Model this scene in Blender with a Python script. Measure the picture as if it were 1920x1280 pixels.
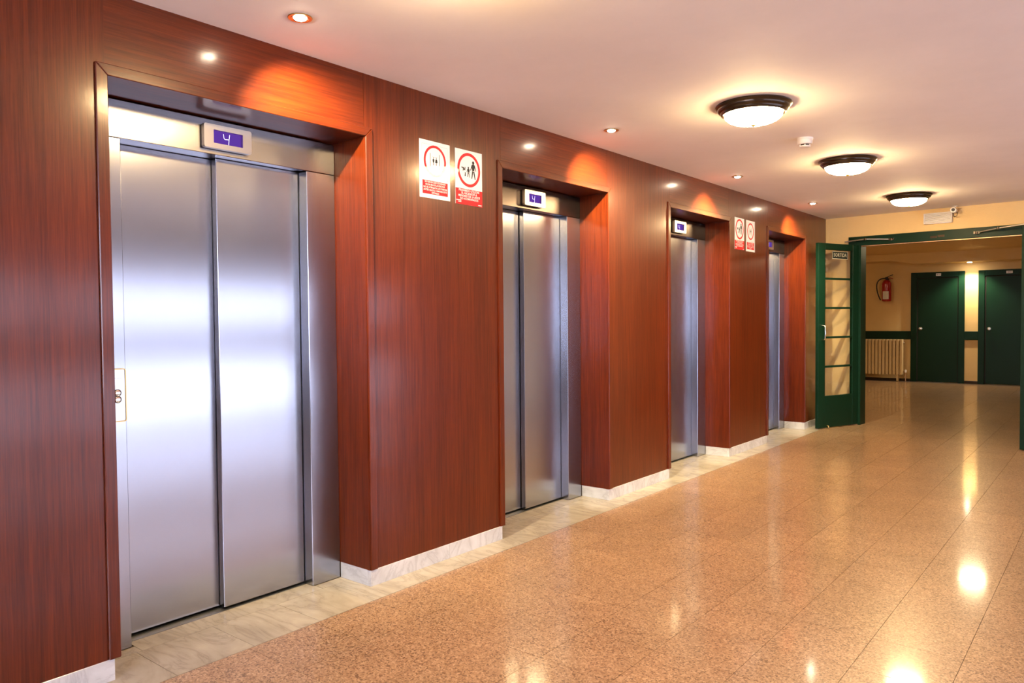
import bpy, bmesh, math, random
from mathutils import Vector, Matrix
random.seed(7)
SC = bpy.context.scene
COL = SC.collection
for o in list(bpy.data.objects):
    bpy.data.objects.remove(o)

# ------------------------------------------------------------------ camera
cam_d = bpy.data.cameras.new('camera')
cam_d.lens = 26.823
cam_d.sensor_width = 36.0
cam_d.clip_end = 100
cam = bpy.data.objects.new('camera', cam_d)
COL.objects.link(cam)
CR = Vector((0.78031071, 0.6253375, -0.00825834))
CU = Vector((-0.01237553, 0.02864226, 0.99951312))
CF = Vector((-0.62526957, 0.77982859, -0.03008874))
CP = Vector((2.98981734, 0.0, 1.36492461))
m3 = Matrix((CR, CU, -CF)).transposed()
cam.matrix_world = Matrix.Translation(CP) @ m3.to_4x4()
SC.camera = cam

# ------------------------------------------------------------------ world (overcast daylight outside the windows)
W = bpy.data.worlds.new('World')
SC.world = W
W.use_nodes = True
wb = W.node_tree.nodes['Background']
wb.inputs[0].default_value = (0.76, 0.80, 1.0, 1)
wb.inputs[1].default_value = 9.0

# ------------------------------------------------------------------ exposure / view
SC.view_settings.view_transform = 'Standard'
SC.view_settings.look = 'None'
SC.view_settings.exposure = 1.35
SC.view_settings.gamma = 1.0
SC.view_settings.use_curve_mapping = False
SC.cycles.use_denoising = True
SC.cycles.max_bounces = 5
SC.cycles.diffuse_bounces = 3
SC.cycles.glossy_bounces = 3
SC.cycles.use_adaptive_sampling = True
SC.cycles.adaptive_threshold = 0.05
SC.cycles.adaptive_min_samples = 16
SC.cycles.transparent_max_bounces = 8
SC.cycles.sample_clamp_indirect = 8.0
SC.cycles.caustics_reflective = False
SC.cycles.caustics_refractive = False

LAMP_E = 72.0        # glass bowls of the ceiling lamps
SPOT_W = 130.0        # recessed spots
HALL_W = 70.0        # corridor downlight

# ------------------------------------------------------------------ materials
def new_mat(name):
    m = bpy.data.materials.new(name)
    m.use_nodes = True
    nt = m.node_tree
    for n in list(nt.nodes):
        nt.nodes.remove(n)
    out = nt.nodes.new('ShaderNodeOutputMaterial')
    return m, nt, out

class NT:
    def __init__(s, nt): s.nt = nt
    def n(s, t, **kw):
        x = s.nt.nodes.new(t)
        for k, v in kw.items():
            if k.startswith('_'):
                setattr(x, k[1:], v)
            else:
                x.inputs[k.replace('__', ' ')].default_value = v
        return x
    def l(s, a, b): s.nt.links.new(a, b)

def principled(name, color, rough=0.5, metal=0.0, coat=0.0, coat_r=0.1, spec=0.5, bump=0.0, bscale=60.0, var=0.0):
    m, nt, out = new_mat(name); g = NT(nt)
    p = g.n('ShaderNodeBsdfPrincipled')
    p.inputs['Base Color'].default_value = (*color, 1)
    p.inputs['Roughness'].default_value = rough
    p.inputs['Metallic'].default_value = metal
    p.inputs['Coat Weight'].default_value = coat
    p.inputs['Coat Roughness'].default_value = coat_r
    p.inputs['Specular IOR Level'].default_value = spec
    geo = g.n('ShaderNodeNewGeometry')
    if var > 0:
        nz = g.n('ShaderNodeTexNoise', Scale=2.3, Detail=5.0, Roughness=0.6)
        g.l(geo.outputs['Position'], nz.inputs['Vector'])
        mp = g.n('ShaderNodeMapRange', **{'From__Min': 0.3, 'From__Max': 0.7, 'To__Min': 1 - var, 'To__Max': 1 + var})
        g.l(nz.outputs['Fac'], mp.inputs['Value'])
        mx = g.n('ShaderNodeVectorMath', _operation='SCALE')
        mx.inputs[0].default_value = color
        g.l(mp.outputs['Result'], mx.inputs['Scale'])
        g.l(mx.outputs['Vector'], p.inputs['Base Color'])
    if bump > 0:
        nz2 = g.n('ShaderNodeTexNoise', Scale=bscale, Detail=4.0, Roughness=0.6)
        g.l(geo.outputs['Position'], nz2.inputs['Vector'])
        b = g.n('ShaderNodeBump', Strength=bump, Distance=0.003)
        g.l(nz2.outputs['Fac'], b.inputs['Height'])
        g.l(b.outputs['Normal'], p.inputs['Normal'])
    g.l(p.outputs[0], out.inputs[0])
    return m

def emission(name, color, strength):
    m, nt, out = new_mat(name); g = NT(nt)
    e = g.n('ShaderNodeEmission', Strength=strength)
    e.inputs['Color'].default_value = (*color, 1)
    g.l(e.outputs[0], out.inputs[0])
    return m

def wood(name, vertical=True):
    m, nt, out = new_mat(name); g = NT(nt)
    geo = g.n('ShaderNodeNewGeometry'); oi = g.n('ShaderNodeObjectInfo')
    off = g.n('ShaderNodeVectorMath', _operation='SCALE'); off.inputs[0].default_value = (3.1, 7.7, 5.3)
    g.l(oi.outputs['Random'], off.inputs['Scale'])
    add = g.n('ShaderNodeVectorMath', _operation='ADD')
    g.l(geo.outputs['Position'], add.inputs[0]); g.l(off.outputs['Vector'], add.inputs[1])
    def grain(sc, detail, dist=0.0, rough=0.6):
        mp = g.n('ShaderNodeMapping')
        mp.inputs['Scale'].default_value = sc if vertical else (sc[0], sc[2], sc[1])
        g.l(add.outputs['Vector'], mp.inputs['Vector'])
        nz = g.n('ShaderNodeTexNoise', Scale=1.0, Detail=detail, Roughness=rough, Distortion=dist)
        g.l(mp.outputs['Vector'], nz.inputs['Vector'])
        return nz
    big = grain((9, 10, 0.55), 4, 0.9)
    mid = grain((70, 80, 2.2), 5, 0.3)
    fine = grain((190, 210, 5.0), 3, 0.0, 0.7)
    a1 = g.n('ShaderNodeMath', _operation='MULTIPLY'); a1.inputs[1].default_value = 0.24
    g.l(big.outputs['Fac'], a1.inputs[0])
    a2 = g.n('ShaderNodeMath', _operation='MULTIPLY_ADD'); a2.inputs[1].default_value = 0.36
    g.l(mid.outputs['Fac'], a2.inputs[0]); g.l(a1.outputs[0], a2.inputs[2])
    a3 = g.n('ShaderNodeMath', _operation='MULTIPLY_ADD'); a3.inputs[1].default_value = 0.38
    g.l(fine.outputs['Fac'], a3.inputs[0]); g.l(a2.outputs[0], a3.inputs[2])
    r = g.n('ShaderNodeValToRGB')
    e = r.color_ramp.elements
    e[0].position = 0.38; e[0].color = (0.062, 0.0074, 0.0018, 1)
    e[1].position = 0.70; e[1].color = (0.170, 0.0275, 0.0036, 1)
    x = e.new(0.53); x.color = (0.108, 0.0155, 0.0024, 1)
    g.l(a3.outputs[0], r.inputs['Fac'])
    p = g.n('ShaderNodeBsdfPrincipled')
    p.inputs['Roughness'].default_value = 0.34
    p.inputs['Specular IOR Level'].default_value = 0.2
    p.inputs['Coat Weight'].default_value = 0.55
    p.inputs['Coat Roughness'].default_value = 0.15
    g.l(r.outputs['Color'], p.inputs['Base Color'])
    peel = g.n('ShaderNodeTexNoise', Scale=38.0, Detail=2.0)
    g.l(geo.outputs['Position'], peel.inputs['Vector'])
    s = g.n('ShaderNodeMath', _operation='MULTIPLY_ADD'); s.inputs[1].default_value = 0.12
    g.l(fine.outputs['Fac'], s.inputs[0]); g.l(peel.outputs['Fac'], s.inputs[2])
    b = g.n('ShaderNodeBump', Strength=0.06, Distance=0.0025)
    g.l(s.outputs[0], b.inputs['Height'])
    g.l(b.outputs['Normal'], p.inputs['Normal']); g.l(b.outputs['Normal'], p.inputs['Coat Normal'])
    g.l(p.outputs[0], out.inputs[0])
    return m

def steel(name, color, rough, aniso=0.85):
    m, nt, out = new_mat(name); g = NT(nt)
    geo = g.n('ShaderNodeNewGeometry')
    mp = g.n('ShaderNodeMapping'); mp.inputs['Scale'].default_value = (500, 500, 2.0)
    g.l(geo.outputs['Position'], mp.inputs['Vector'])
    nz = g.n('ShaderNodeTexNoise', Scale=1.0, Detail=3.0)
    g.l(mp.outputs['Vector'], nz.inputs['Vector'])
    blot = g.n('ShaderNodeTexNoise', Scale=5.0, Detail=4.0)
    g.l(geo.outputs['Position'], blot.inputs['Vector'])
    ad = g.n('ShaderNodeMath', _operation='MULTIPLY_ADD'); ad.inputs[1].default_value = 0.5
    g.l(blot.outputs['Fac'], ad.inputs[0]); g.l(nz.outputs['Fac'], ad.inputs[2])
    mr = g.n('ShaderNodeMapRange', **{'From__Min': 0.45, 'From__Max': 1.05, 'To__Min': rough * 0.96, 'To__Max': rough * 1.05})
    g.l(ad.outputs[0], mr.inputs['Value'])
    p = g.n('ShaderNodeBsdfPrincipled')
    p.inputs['Metallic'].default_value = 1.0
    p.inputs['Base Color'].default_value = (*color, 1)
    p.inputs['Anisotropic'].default_value = aniso
    tv = g.n('ShaderNodeCombineXYZ', X=1.0, Y=1.0, Z=0.0)
    g.l(tv.outputs[0], p.inputs['Tangent'])
    g.l(mr.outputs['Result'], p.inputs['Roughness'])
    g.l(p.outputs[0], out.inputs[0])
    return m

def marble(name, base, vein, rough=0.16, amount=1.0):
    m, nt, out = new_mat(name); g = NT(nt)
    geo = g.n('ShaderNodeNewGeometry'); oi = g.n('ShaderNodeObjectInfo')
    off = g.n('ShaderNodeVectorMath', _operation='SCALE'); off.inputs[0].default_value = (9.1, 4.7, 6.3)
    g.l(oi.outputs['Random'], off.inputs['Scale'])
    add = g.n('ShaderNodeVectorMath', _operation='ADD')
    g.l(geo.outputs['Position'], add.inputs[0]); g.l(off.outputs['Vector'], add.inputs[1])
    rot = g.n('ShaderNodeMapping'); rot.inputs['Rotation'].default_value = (0.2, 0.1, 0.9); rot.inputs['Scale'].default_value = (3.0, 9.0, 6.0)
    g.l(add.outputs['Vector'], rot.inputs['Vector'])
    nz = g.n('ShaderNodeTexNoise', Scale=0.7, Detail=7.0, Roughness=0.62, Distortion=1.3)
    g.l(rot.outputs['Vector'], nz.inputs['Vector'])
    ab = g.n('ShaderNodeMath', _operation='SUBTRACT'); ab.inputs[1].default_value = 0.5
    g.l(nz.outputs['Fac'], ab.inputs[0])
    ab2 = g.n('ShaderNodeMath', _operation='ABSOLUTE'); g.l(ab.outputs[0], ab2.inputs[0])
    r = g.n('ShaderNodeValToRGB'); e = r.color_ramp.elements
    e[0].position = 0.0; e[0].color = (*vein, 1)
    e[1].position = 0.16; e[1].color = (*base, 1)
    x = e.new(0.03); x.color = tuple(vein[i] * 0.45 + base[i] * 0.55 for i in range(3)) + (1,)
    g.l(ab2.outputs[0], r.inputs['Fac'])
    n2 = g.n('ShaderNodeTexNoise', Scale=6.0, Detail=5.0)
    g.l(add.outputs['Vector'], n2.inputs['Vector'])
    mr = g.n('ShaderNodeMapRange', **{'From__Min': 0.3, 'From__Max': 0.7, 'To__Min': 0.86, 'To__Max': 1.06})
    g.l(n2.outputs['Fac'], mr.inputs['Value'])
    sc = g.n('ShaderNodeVectorMath', _operation='SCALE')
    g.l(r.outputs['Color'], sc.inputs[0]); g.l(mr.outputs['Result'], sc.inputs['Scale'])
    p = g.n('ShaderNodeBsdfPrincipled'); p.inputs['Roughness'].default_value = rough
    g.l(sc.outputs['Vector'], p.inputs['Base Color'])
    g.l(p.outputs[0], out.inputs[0])
    return m

def terrazzo(name):
    m, nt, out = new_mat(name); g = NT(nt)
    geo = g.n('ShaderNodeNewGeometry'); oi = g.n('ShaderNodeObjectInfo')
    wn = g.n('ShaderNodeTexNoise', Scale=130.0, Detail=2.0)
    g.l(geo.outputs['Position'], wn.inputs['Vector'])
    ws = g.n('ShaderNodeVectorMath', _operation='MULTIPLY_ADD'); ws.inputs[1].default_value = (0.006, 0.006, 0.0)
    g.l(wn.outputs['Color'], ws.inputs[0]); g.l(geo.outputs['Position'], ws.inputs[2])
    flat = g.n('ShaderNodeVectorMath', _operation='MULTIPLY'); flat.inputs[1].default_value = (1, 1, 0)
    g.l(ws.outputs['Vector'], flat.inputs[0])
    v = g.n('ShaderNodeTexVoronoi', Scale=165.0); g.l(flat.outputs['Vector'], v.inputs['Vector'])
    sp = g.n('ShaderNodeSeparateColor'); g.l(v.outputs['Color'], sp.inputs[0])
    r = g.n('ShaderNodeValToRGB'); r.color_ramp.interpolation = 'LINEAR'
    e = r.color_ramp.elements
    e[0].position = 0.0; e[0].color = (0.17, 0.095, 0.055, 1)
    e[1].position = 1.0; e[1].color = (0.62, 0.43, 0.28, 1)
    for po, c in ((0.12, (0.20, 0.11, 0.062)), (0.24, (0.36, 0.215, 0.123)), (0.62, (0.445, 0.275, 0.163)), (0.8, (0.52, 0.335, 0.205))):
        x = e.new(po); x.color = (*c, 1)
    g.l(sp.outputs[0], r.inputs['Fac'])
    big = g.n('ShaderNodeTexNoise', Scale=3.0, Detail=3.0); g.l(geo.outputs['Position'], big.inputs['Vector'])
    mr = g.n('ShaderNodeMapRange', **{'From__Min': 0.3, 'From__Max': 0.7, 'To__Min': 0.88, 'To__Max': 1.03})
    g.l(big.outputs['Fac'], mr.inputs['Value'])
    m2 = g.n('ShaderNodeMapRange', **{'From__Min': 0.0, 'From__Max': 1.0, 'To__Min': 0.94, 'To__Max': 1.05})
    g.l(oi.outputs['Random'], m2.inputs['Value'])
    mm = g.n('ShaderNodeMath', _operation='MULTIPLY'); g.l(mr.outputs['Result'], mm.inputs[0]); g.l(m2.outputs['Result'], mm.inputs[1])
    sc = g.n('ShaderNodeVectorMath', _operation='SCALE')
    g.l(r.outputs['Color'], sc.inputs[0]); g.l(mm.outputs[0], sc.inputs['Scale'])
    p = g.n('ShaderNodeBsdfPrincipled')
    p.inputs['Roughness'].default_value = 0.30
    p.inputs['Specular IOR Level'].default_value = 0.5
    p.inputs['Coat Weight'].default_value = 0.7
    p.inputs['Coat Roughness'].default_value = 0.09
    b = g.n('ShaderNodeBump', Strength=0.015, Distance=0.002)
    n3 = g.n('ShaderNodeTexNoise', Scale=28.0, Detail=2.0); g.l(geo.outputs['Position'], n3.inputs['Vector'])
    g.l(n3.outputs['Fac'], b.inputs['Height']); g.l(b.outputs['Normal'], p.inputs['Normal']); g.l(b.outputs['Normal'], p.inputs['Coat Normal'])
    g.l(sc.outputs['Vector'], p.inputs['Base Color'])
    g.l(p.outputs[0], out.inputs[0])
    return m

def pane_glass(name, tint=(0.96, 0.97, 0.98)):
    m, nt, out = new_mat(name); g = NT(nt)
    t = g.n('ShaderNodeBsdfTransparent'); t.inputs[0].default_value = (*tint, 1)
    gl = g.n('ShaderNodeBsdfGlossy'); gl.inputs['Roughness'].default_value = 0.02
    lw = g.n('ShaderNodeLayerWeight', Blend=0.5)
    pw = g.n('ShaderNodeMath', _operation='POWER'); pw.inputs[1].default_value = 5.0
    g.l(lw.outputs['Facing'], pw.inputs[0])
    fr = g.n('ShaderNodeMath', _operation='MULTIPLY_ADD'); fr.inputs[1].default_value = 0.94; fr.inputs[2].default_value = 0.045
    g.l(pw.outputs[0], fr.inputs[0])
    mx = g.n('ShaderNodeMixShader')
    g.l(fr.outputs[0], mx.inputs[0]); g.l(t.outputs[0], mx.inputs[1]); g.l(gl.outputs[0], mx.inputs[2])
    g.l(mx.outputs[0], out.inputs[0])
    return m

M = {}
M['wood_v'] = wood('mahogany_laminate_upright', True)
M['wood_h'] = wood('mahogany_laminate_across', False)
M['steel'] = steel('brushed_steel', (0.42, 0.435, 0.49), 0.23, 0.72)
M['steel_frame'] = steel('brushed_steel_frame', (0.42, 0.435, 0.49), 0.23, 0.72)
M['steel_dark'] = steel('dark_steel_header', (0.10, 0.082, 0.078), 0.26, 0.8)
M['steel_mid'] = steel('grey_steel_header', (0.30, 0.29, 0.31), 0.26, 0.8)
M['satin'] = principled('satin_metal', (0.68, 0.66, 0.63), 0.30, 1.0)
M['chrome'] = principled('chrome', (0.8, 0.78, 0.75), 0.12, 1.0)
M['sill_metal'] = principled('aluminium_sill', (0.45, 0.44, 0.42), 0.4, 1.0)
M['black'] = principled('black_plastic', (0.012, 0.012, 0.016), 0.35)
M['gap'] = principled('dark_gap', (0.01, 0.01, 0.01), 0.8)  # near-black colour stands in for the shade inside grooves and rebates
M['marble'] = marble('beige_marble', (0.48, 0.42, 0.34), (0.35, 0.30, 0.25))
M['marble_w'] = marble('white_marble', (0.68, 0.69, 0.72), (0.52, 0.52, 0.55))
M['terrazzo'] = terrazzo('terrazzo')
M['grout'] = principled('grout', (0.07, 0.045, 0.03), 0.8)
M['ceiling'] = principled('ceiling_paint', (0.87, 0.82, 0.80), 0.75, bump=0.25, bscale=22.0, var=0.03)
M['cream'] = principled('cream_plaster', (0.80, 0.57, 0.26), 0.7, bump=0.5, bscale=70.0, var=0.04)
M['core'] = principled('masonry', (0.30, 0.16, 0.10), 0.8)
M['white_wall'] = principled('white_plaster', (0.42, 0.33, 0.27), 0.7)
M['green'] = principled('green_gloss_paint', (0.0035, 0.024, 0.012), 0.42, coat=0.0, coat_r=0.2, spec=0.16, bump=0.12, bscale=30)
M['frame_dark'] = principled('dark_window_frame', (0.05, 0.05, 0.055), 0.4)
M['bronze'] = principled('dark_bronze', (0.045, 0.028, 0.015), 0.28, 0.7, coat=0.4)
M['brass'] = principled('aged_brass', (0.55, 0.38, 0.15), 0.3, 1.0)
M['white'] = principled('white_plastic', (0.80, 0.76, 0.74), 0.35)
M['paper'] = principled('sign_white', (0.84, 0.84, 0.87), 0.45, coat=0.25, coat_r=0.03, spec=0.15)
M['sign_red'] = principled('sign_red', (0.62, 0.008, 0.020), 0.45, coat=0.25, coat_r=0.03, spec=0.15)
M['sign_black'] = principled('sign_black', (0.010, 0.012, 0.020), 0.45, coat=0.25, coat_r=0.03, spec=0.15)
M['sign_line'] = principled('sign_thin_line', (0.35, 0.40, 0.50), 0.2)
M['sign_green'] = principled('exit_sign_green', (0.004, 0.012, 0.008), 0.6)
M['sign_cream'] = principled('exit_sign_lettering', (0.62, 0.60, 0.46), 0.5)
M['red'] = principled('extinguisher_red', (0.40, 0.010, 0.016), 0.25, coat=0.5)
M['rubber'] = principled('black_rubber', (0.015, 0.013, 0.013), 0.5)
M['radiator'] = principled('radiator_enamel', (0.72, 0.55, 0.32), 0.35)
M['pipe'] = principled('copper_pipe', (0.50, 0.30, 0.17), 0.35, 0.6)
M['glass'] = pane_glass('clear_glass')
M['tinted'] = pane_glass('dimming_window_glass', (0.52, 0.52, 0.53))  # tint put in to dim the daylight mirrored in the lift doors
M['pale'] = pane_glass('pale_window_glass', (0.88, 0.88, 0.89))  # holds back some daylight of the windows added behind the camera
M['diffuser'] = principled('ribbed_diffuser', (0.80, 0.76, 0.70), 0.2, coat=0.6, coat_r=0.05)
M['bowl'] = emission('lit_glass_bowl', (1.0, 0.70, 0.34), LAMP_E)
M['hall_bowl'] = emission('lit_corridor_bowl', (1.0, 0.78, 0.46), 34.0)
M['bulb'] = emission('lit_halogen_bulb', (1.0, 0.82, 0.58), 85.0)
M['hall_bulb'] = emission('lit_hall_bulb', (1.0, 0.86, 0.62), 60.0)
M['screen'] = emission('violet_lcd', (0.085, 0.030, 0.26), 0.55)
M['digit'] = emission('lcd_digit', (0.80, 0.72, 1.0), 0.7)

# ------------------------------------------------------------------ mesh helpers
class MB:
    def __init__(s): s.v = []; s.f = []
    def add(s, vs, fs):
        b = len(s.v); s.v += [tuple(v) for v in vs]; s.f += [tuple(i + b for i in f) for f in fs]; return s
    def box(s, x0, x1, y0, y1, z0, z1, T=None):
        vs = [(x, y, z) for z in (z0, z1) for y in (y0, y1) for x in (x0, x1)]
        if T: vs = [T(*v) for v in vs]
        return s.add(vs, [(0, 2, 3, 1), (4, 5, 7, 6), (0, 1, 5, 4), (2, 6, 7, 3), (0, 4, 6, 2), (1, 3, 7, 5)])
    def prism(s, poly, a0, a1, fn):
        """poly of 2-D points swept between a0 and a1; fn(u, v, a) -> xyz"""
        n = len(poly)
        vs = [fn(u, v, a0) for u, v in poly] + [fn(u, v, a1) for u, v in poly]
        fs = [tuple(range(n))[::-1], tuple(range(n, 2 * n))] + [(i, (i + 1) % n, n + (i + 1) % n, n + i) for i in range(n)]
        return s.add(vs, fs)
    def ring(s, poly_o, poly_i, a0, a1, fn):
        n = len(poly_o)
        vs = [fn(u, v, a0) for u, v in poly_o] + [fn(u, v, a0) for u, v in poly_i] + [fn(u, v, a1) for u, v in poly_o] + [fn(u, v, a1) for u, v in poly_i]
        fs = []
        for i in range(n):
            j = (i + 1) % n
            fs += [(i, n + i, n + j, j), (2 * n + i, 2 * n + j, 3 * n + j, 3 * n + i), (i, j, 2 * n + j, 2 * n + i), (n + i, 3 * n + i, 3 * n + j, n + j)]
        return s.add(vs, fs)
    def lathe(s, prof, c, seg=32, cap=True, axis='z'):
        """prof: list of (radius, height)"""
        vs = []; fs = []
        for r, h in prof:
            for k in range(seg):
                a = 2 * math.pi * k / seg
                p = (r * math.cos(a), r * math.sin(a), h)
                if axis == 'x': p = (p[2], p[0], p[1])
                if axis == 'y': p = (p[0], p[2], p[1])
                vs.append((c[0] + p[0], c[1] + p[1], c[2] + p[2]))
        for i in range(len(prof) - 1):
            for k in range(seg):
                k2 = (k + 1) % seg
                fs.append((i * seg + k, i * seg + k2, (i + 1) * seg + k2, (i + 1) * seg + k))
        if cap:
            fs.append(tuple(range(seg))[::-1]); fs.append(tuple(range((len(prof) - 1) * seg, len(prof) * seg)))
        return s.add(vs, fs)
    def tube(s, pts, r, seg=10):
        pts = [Vector(p) for p in pts]; vs = []; fs = []; n = len(pts); up = None
        for i, p in enumerate(pts):
            d = (pts[min(i + 1, n - 1)] - pts[max(i - 1, 0)]).normalized()
            if up is None:
                up = Vector((0, 0, 1)) if abs(d.z) < 0.9 else Vector((1, 0, 0))
            a = d.cross(up).normalized(); b = a.cross(d).normalized(); up = b
            for k in range(seg):
                t = 2 * math.pi * k / seg
                vs.append(p + a * (r * math.cos(t)) + b * (r * math.sin(t)))
        for i in range(n - 1):
            for k in range(seg):
                k2 = (k + 1) % seg
                fs.append((i * seg + k, i * seg + k2, (i + 1) * seg + k2, (i + 1) * seg + k))
        fs.append(tuple(range(seg))[::-1]); fs.append(tuple(range((n - 1) * seg, n * seg)))
        return s.add(vs, fs)
    def build(s, name, mat, parent=None, bevel=0.0, smooth=False, loc=None, seg=1):
        me = bpy.data.meshes.new(name)
        vs = s.v
        if loc is not None: vs = [(a - loc[0], b - loc[1], c - loc[2]) for a, b, c in vs]
        me.from_pydata(vs, [], s.f)
        bm = bmesh.new(); bm.from_mesh(me)
        bmesh.ops.recalc_face_normals(bm, faces=bm.faces)
        if bevel > 0:
            es = [e for e in bm.edges if len(e.link_faces) == 2 and e.calc_face_angle(0) > 0.6]
            bmesh.ops.bevel(bm, geom=es, offset=bevel, segments=seg, affect='EDGES', profile=0.5)
        bm.to_mesh(me); bm.free()
        me.materials.append(mat)
        if smooth:
            for p in me.polygons: p.use_smooth = True
            try: me.set_sharp_from_angle(angle=math.radians(40))
            except Exception: pass
        o = bpy.data.objects.new(name, me); COL.objects.link(o)
        if loc is not None: o.location = loc
        if parent is not None:
            o.parent = parent
            if loc is not None:
                o.location = Vector(loc) - Vector(parent.get('_origin', (0, 0, 0)))
            else:
                o.location = -Vector(parent.get('_origin', (0, 0, 0)))
        return o

def box(name, mat, parent, x0, x1, y0, y1, z0, z1, bevel=0.0, T=None):
    return MB().box(x0, x1, y0, y1, z0, z1, T).build(name, mat, parent, bevel)

def tag(o, label=None, cat=None, group=None, kind=None):
    if label: o['label'] = label
    if cat: o['category'] = cat
    if group: o['group'] = group
    if kind: o['kind'] = kind
    return o

def empty(name, loc, label=None, cat=None, group=None, kind=None):
    o = bpy.data.objects.new(name, None); COL.objects.link(o)
    o.location = loc; o['_origin'] = tuple(loc); o.empty_display_size = 0.1
    return tag(o, label, cat, group, kind)

def circle(r, n=40, cx=0, cy=0, a0=0.0):
    return [(cx + r * math.cos(a0 + 2 * math.pi * k / n), cy + r * math.sin(a0 + 2 * math.pi * k / n)) for k in range(n)]

def rrect(u0, u1, v0, v1, r, n=5):
    pts = []
    for cx, cy, a in ((u1 - r, v1 - r, 0), (u0 + r, v1 - r, 90), (u0 + r, v0 + r, 180), (u1 - r, v0 + r, 270)):
        for k in range(n + 1):
            t = math.radians(a + 90 * k / n)
            pts.append((cx + r * math.cos(t), cy + r * math.sin(t)))
    return pts

def text_mesh(body, size, fn, name, mat, parent, align='CENTER', bold=0.0, width=None):
    """flat lettering; fn(u, v) -> xyz"""
    cu = bpy.data.curves.new('lettering', 'FONT'); cu.body = body; cu.size = size
    cu.align_x = align; cu.align_y = 'CENTER'; cu.resolution_u = 2; cu.offset = bold
    ob = bpy.data.objects.new('lettering', cu); COL.objects.link(ob)
    dg = bpy.context.evaluated_depsgraph_get(); dg.update()
    me = bpy.data.meshes.new_from_object(ob.evaluated_get(dg))
    bpy.data.objects.remove(ob); bpy.data.curves.remove(cu)
    k = 1.0
    if width and len(me.vertices):
        xs = [v.co.x for v in me.vertices]; k = width / max(1e-6, max(xs) - min(xs))
    org = Vector(parent.get('_origin', (0, 0, 0)))
    for v in me.vertices:
        v.co = Vector(fn(v.co.x * k, v.co.y)) - org
    me.materials.clear(); me.materials.append(mat); me.name = name
    o = bpy.data.objects.new(name, me); COL.objects.link(o); o.parent = parent
    return o

CZ = 2.6                                   # ceiling height
OPEN = [(1.310, 2.556), (3.637, 4.868), (5.862, 7.090), (8.135, 9.340)]   # lift recesses along the wall
SOF = 2.287
YE = 10.17                                 # end wall
YF = 17.5                                  # far corridor wall
XR = 6.0                                   # window wall
YB = -3.0                                  # wall behind the camera

# ------------------------------------------------------------------ floor
floor = box('floor', M['grout'], None, -3.4, XR + 0.2, YB - 0.2, YF + 0.2, -0.12, -0.004)
tag(floor, 'speckled brown polished terrazzo tile floor with a beige marble border', 'floor', kind='structure')
TS = 0.3357; X0 = 0.162; YOFF = 2.43 - 7 * TS
def tile_mesh(sx, sy, gap, mat, name):
    b = MB().box(-sx / 2 + gap, sx / 2 - gap, -sy / 2 + gap, sy / 2 - gap, -0.010, 0.0)
    o = b.build(name, mat); me = o.data; bpy.data.objects.remove(o); return me
t_me = tile_mesh(TS, TS, 0.0009, M['terrazzo'], 'terrazzo_tile')
cells = []
iy0 = int(math.floor((YB - YOFF) / TS)); iy1 = int((YF - YOFF) / TS)
for i in range(-11, int((XR - X0) / TS) + 1):
    for j in range(iy0, iy1 + 1):
        cx = X0 + (i + 0.5) * TS; cy = YOFF + (j + 0.5) * TS
        if cy > YF - 0.15 or cx > XR - 0.1: continue
        if i < 0 and cy < YE + 0.35: continue
        d = Vector((cx, cy, 0)) - CP
        w = d.dot(CF)
        vis = False; size = 0
        if w > 0.2:
            px = 960 + 1430.5 * d.dot(CR) / w; py = 640 - 1430.5 * d.dot(CU) / w
            vis = -80 < px < 2000 and py < 1400
            size = 1.0 / w ** 3
        cells.append((vis, size, cx, cy))
cells.sort(key=lambda c: (-int(c[0]), -c[1]))
rest = MB()
for k, (vis, s, cx, cy) in enumerate(cells):
    if vis and k < 300:
        o = bpy.data.objects.new('terrazzo_tile', t_me); COL.objects.link(o)
        o.location = (cx, cy, 0); o.parent = floor
    else:
        h = TS / 2 - 0.0009
        rest.box(cx - h, cx + h, cy - h, cy + h, -0.010, 0.0)
ro = rest.build('terrazzo_tiling', M['terrazzo'], floor); ro['kind'] = 'stuff'
# marble border in front of the lifts
m_me = tile_mesh(0.333, 0.3357, 0.0009, M['marble'], 'marble_slab')
yy = 1.45 - 13 * 0.3357
while yy < YE + 0.2:
    o = bpy.data.objects.new('marble_slab', m_me); COL.objects.link(o)
    o.location = (-0.0065, yy + 0.3357 / 2, 0); o.parent = floor
    yy += 0.3357
for (a, b) in OPEN:
    pa, pb = a + 0.153, b - 0.176
    box('threshold_slab', M['marble'], floor, -0.2400, -0.174, a, pa + 0.01, -0.010, 0.0)
    box('threshold_slab', M['marble'], floor, -0.2400, -0.174, pb + 0.012, b, -0.010, 0.0)
    box('threshold_slab', M['marble'], floor, -0.298, -0.174, pa + 0.012, pb + 0.010, -0.010, 0.0)

# ------------------------------------------------------------------ ceiling
ceil = box('ceiling', M['ceiling'], None, -0.8, XR + 0.2, YB - 0.2, YE + 0.12, CZ, CZ + 0.15)
tag(ceil, 'pale painted ceiling over the lift lobby', 'ceiling', kind='structure')
ceil2 = box('ceiling_corridor', M['cream'], None, -3.4, XR + 0.2, YE + 0.12, YF + 0.2, CZ, CZ + 0.15)
tag(ceil2, 'warm cream ceiling of the corridor beyond the doors', 'ceiling', kind='structure')

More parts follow.
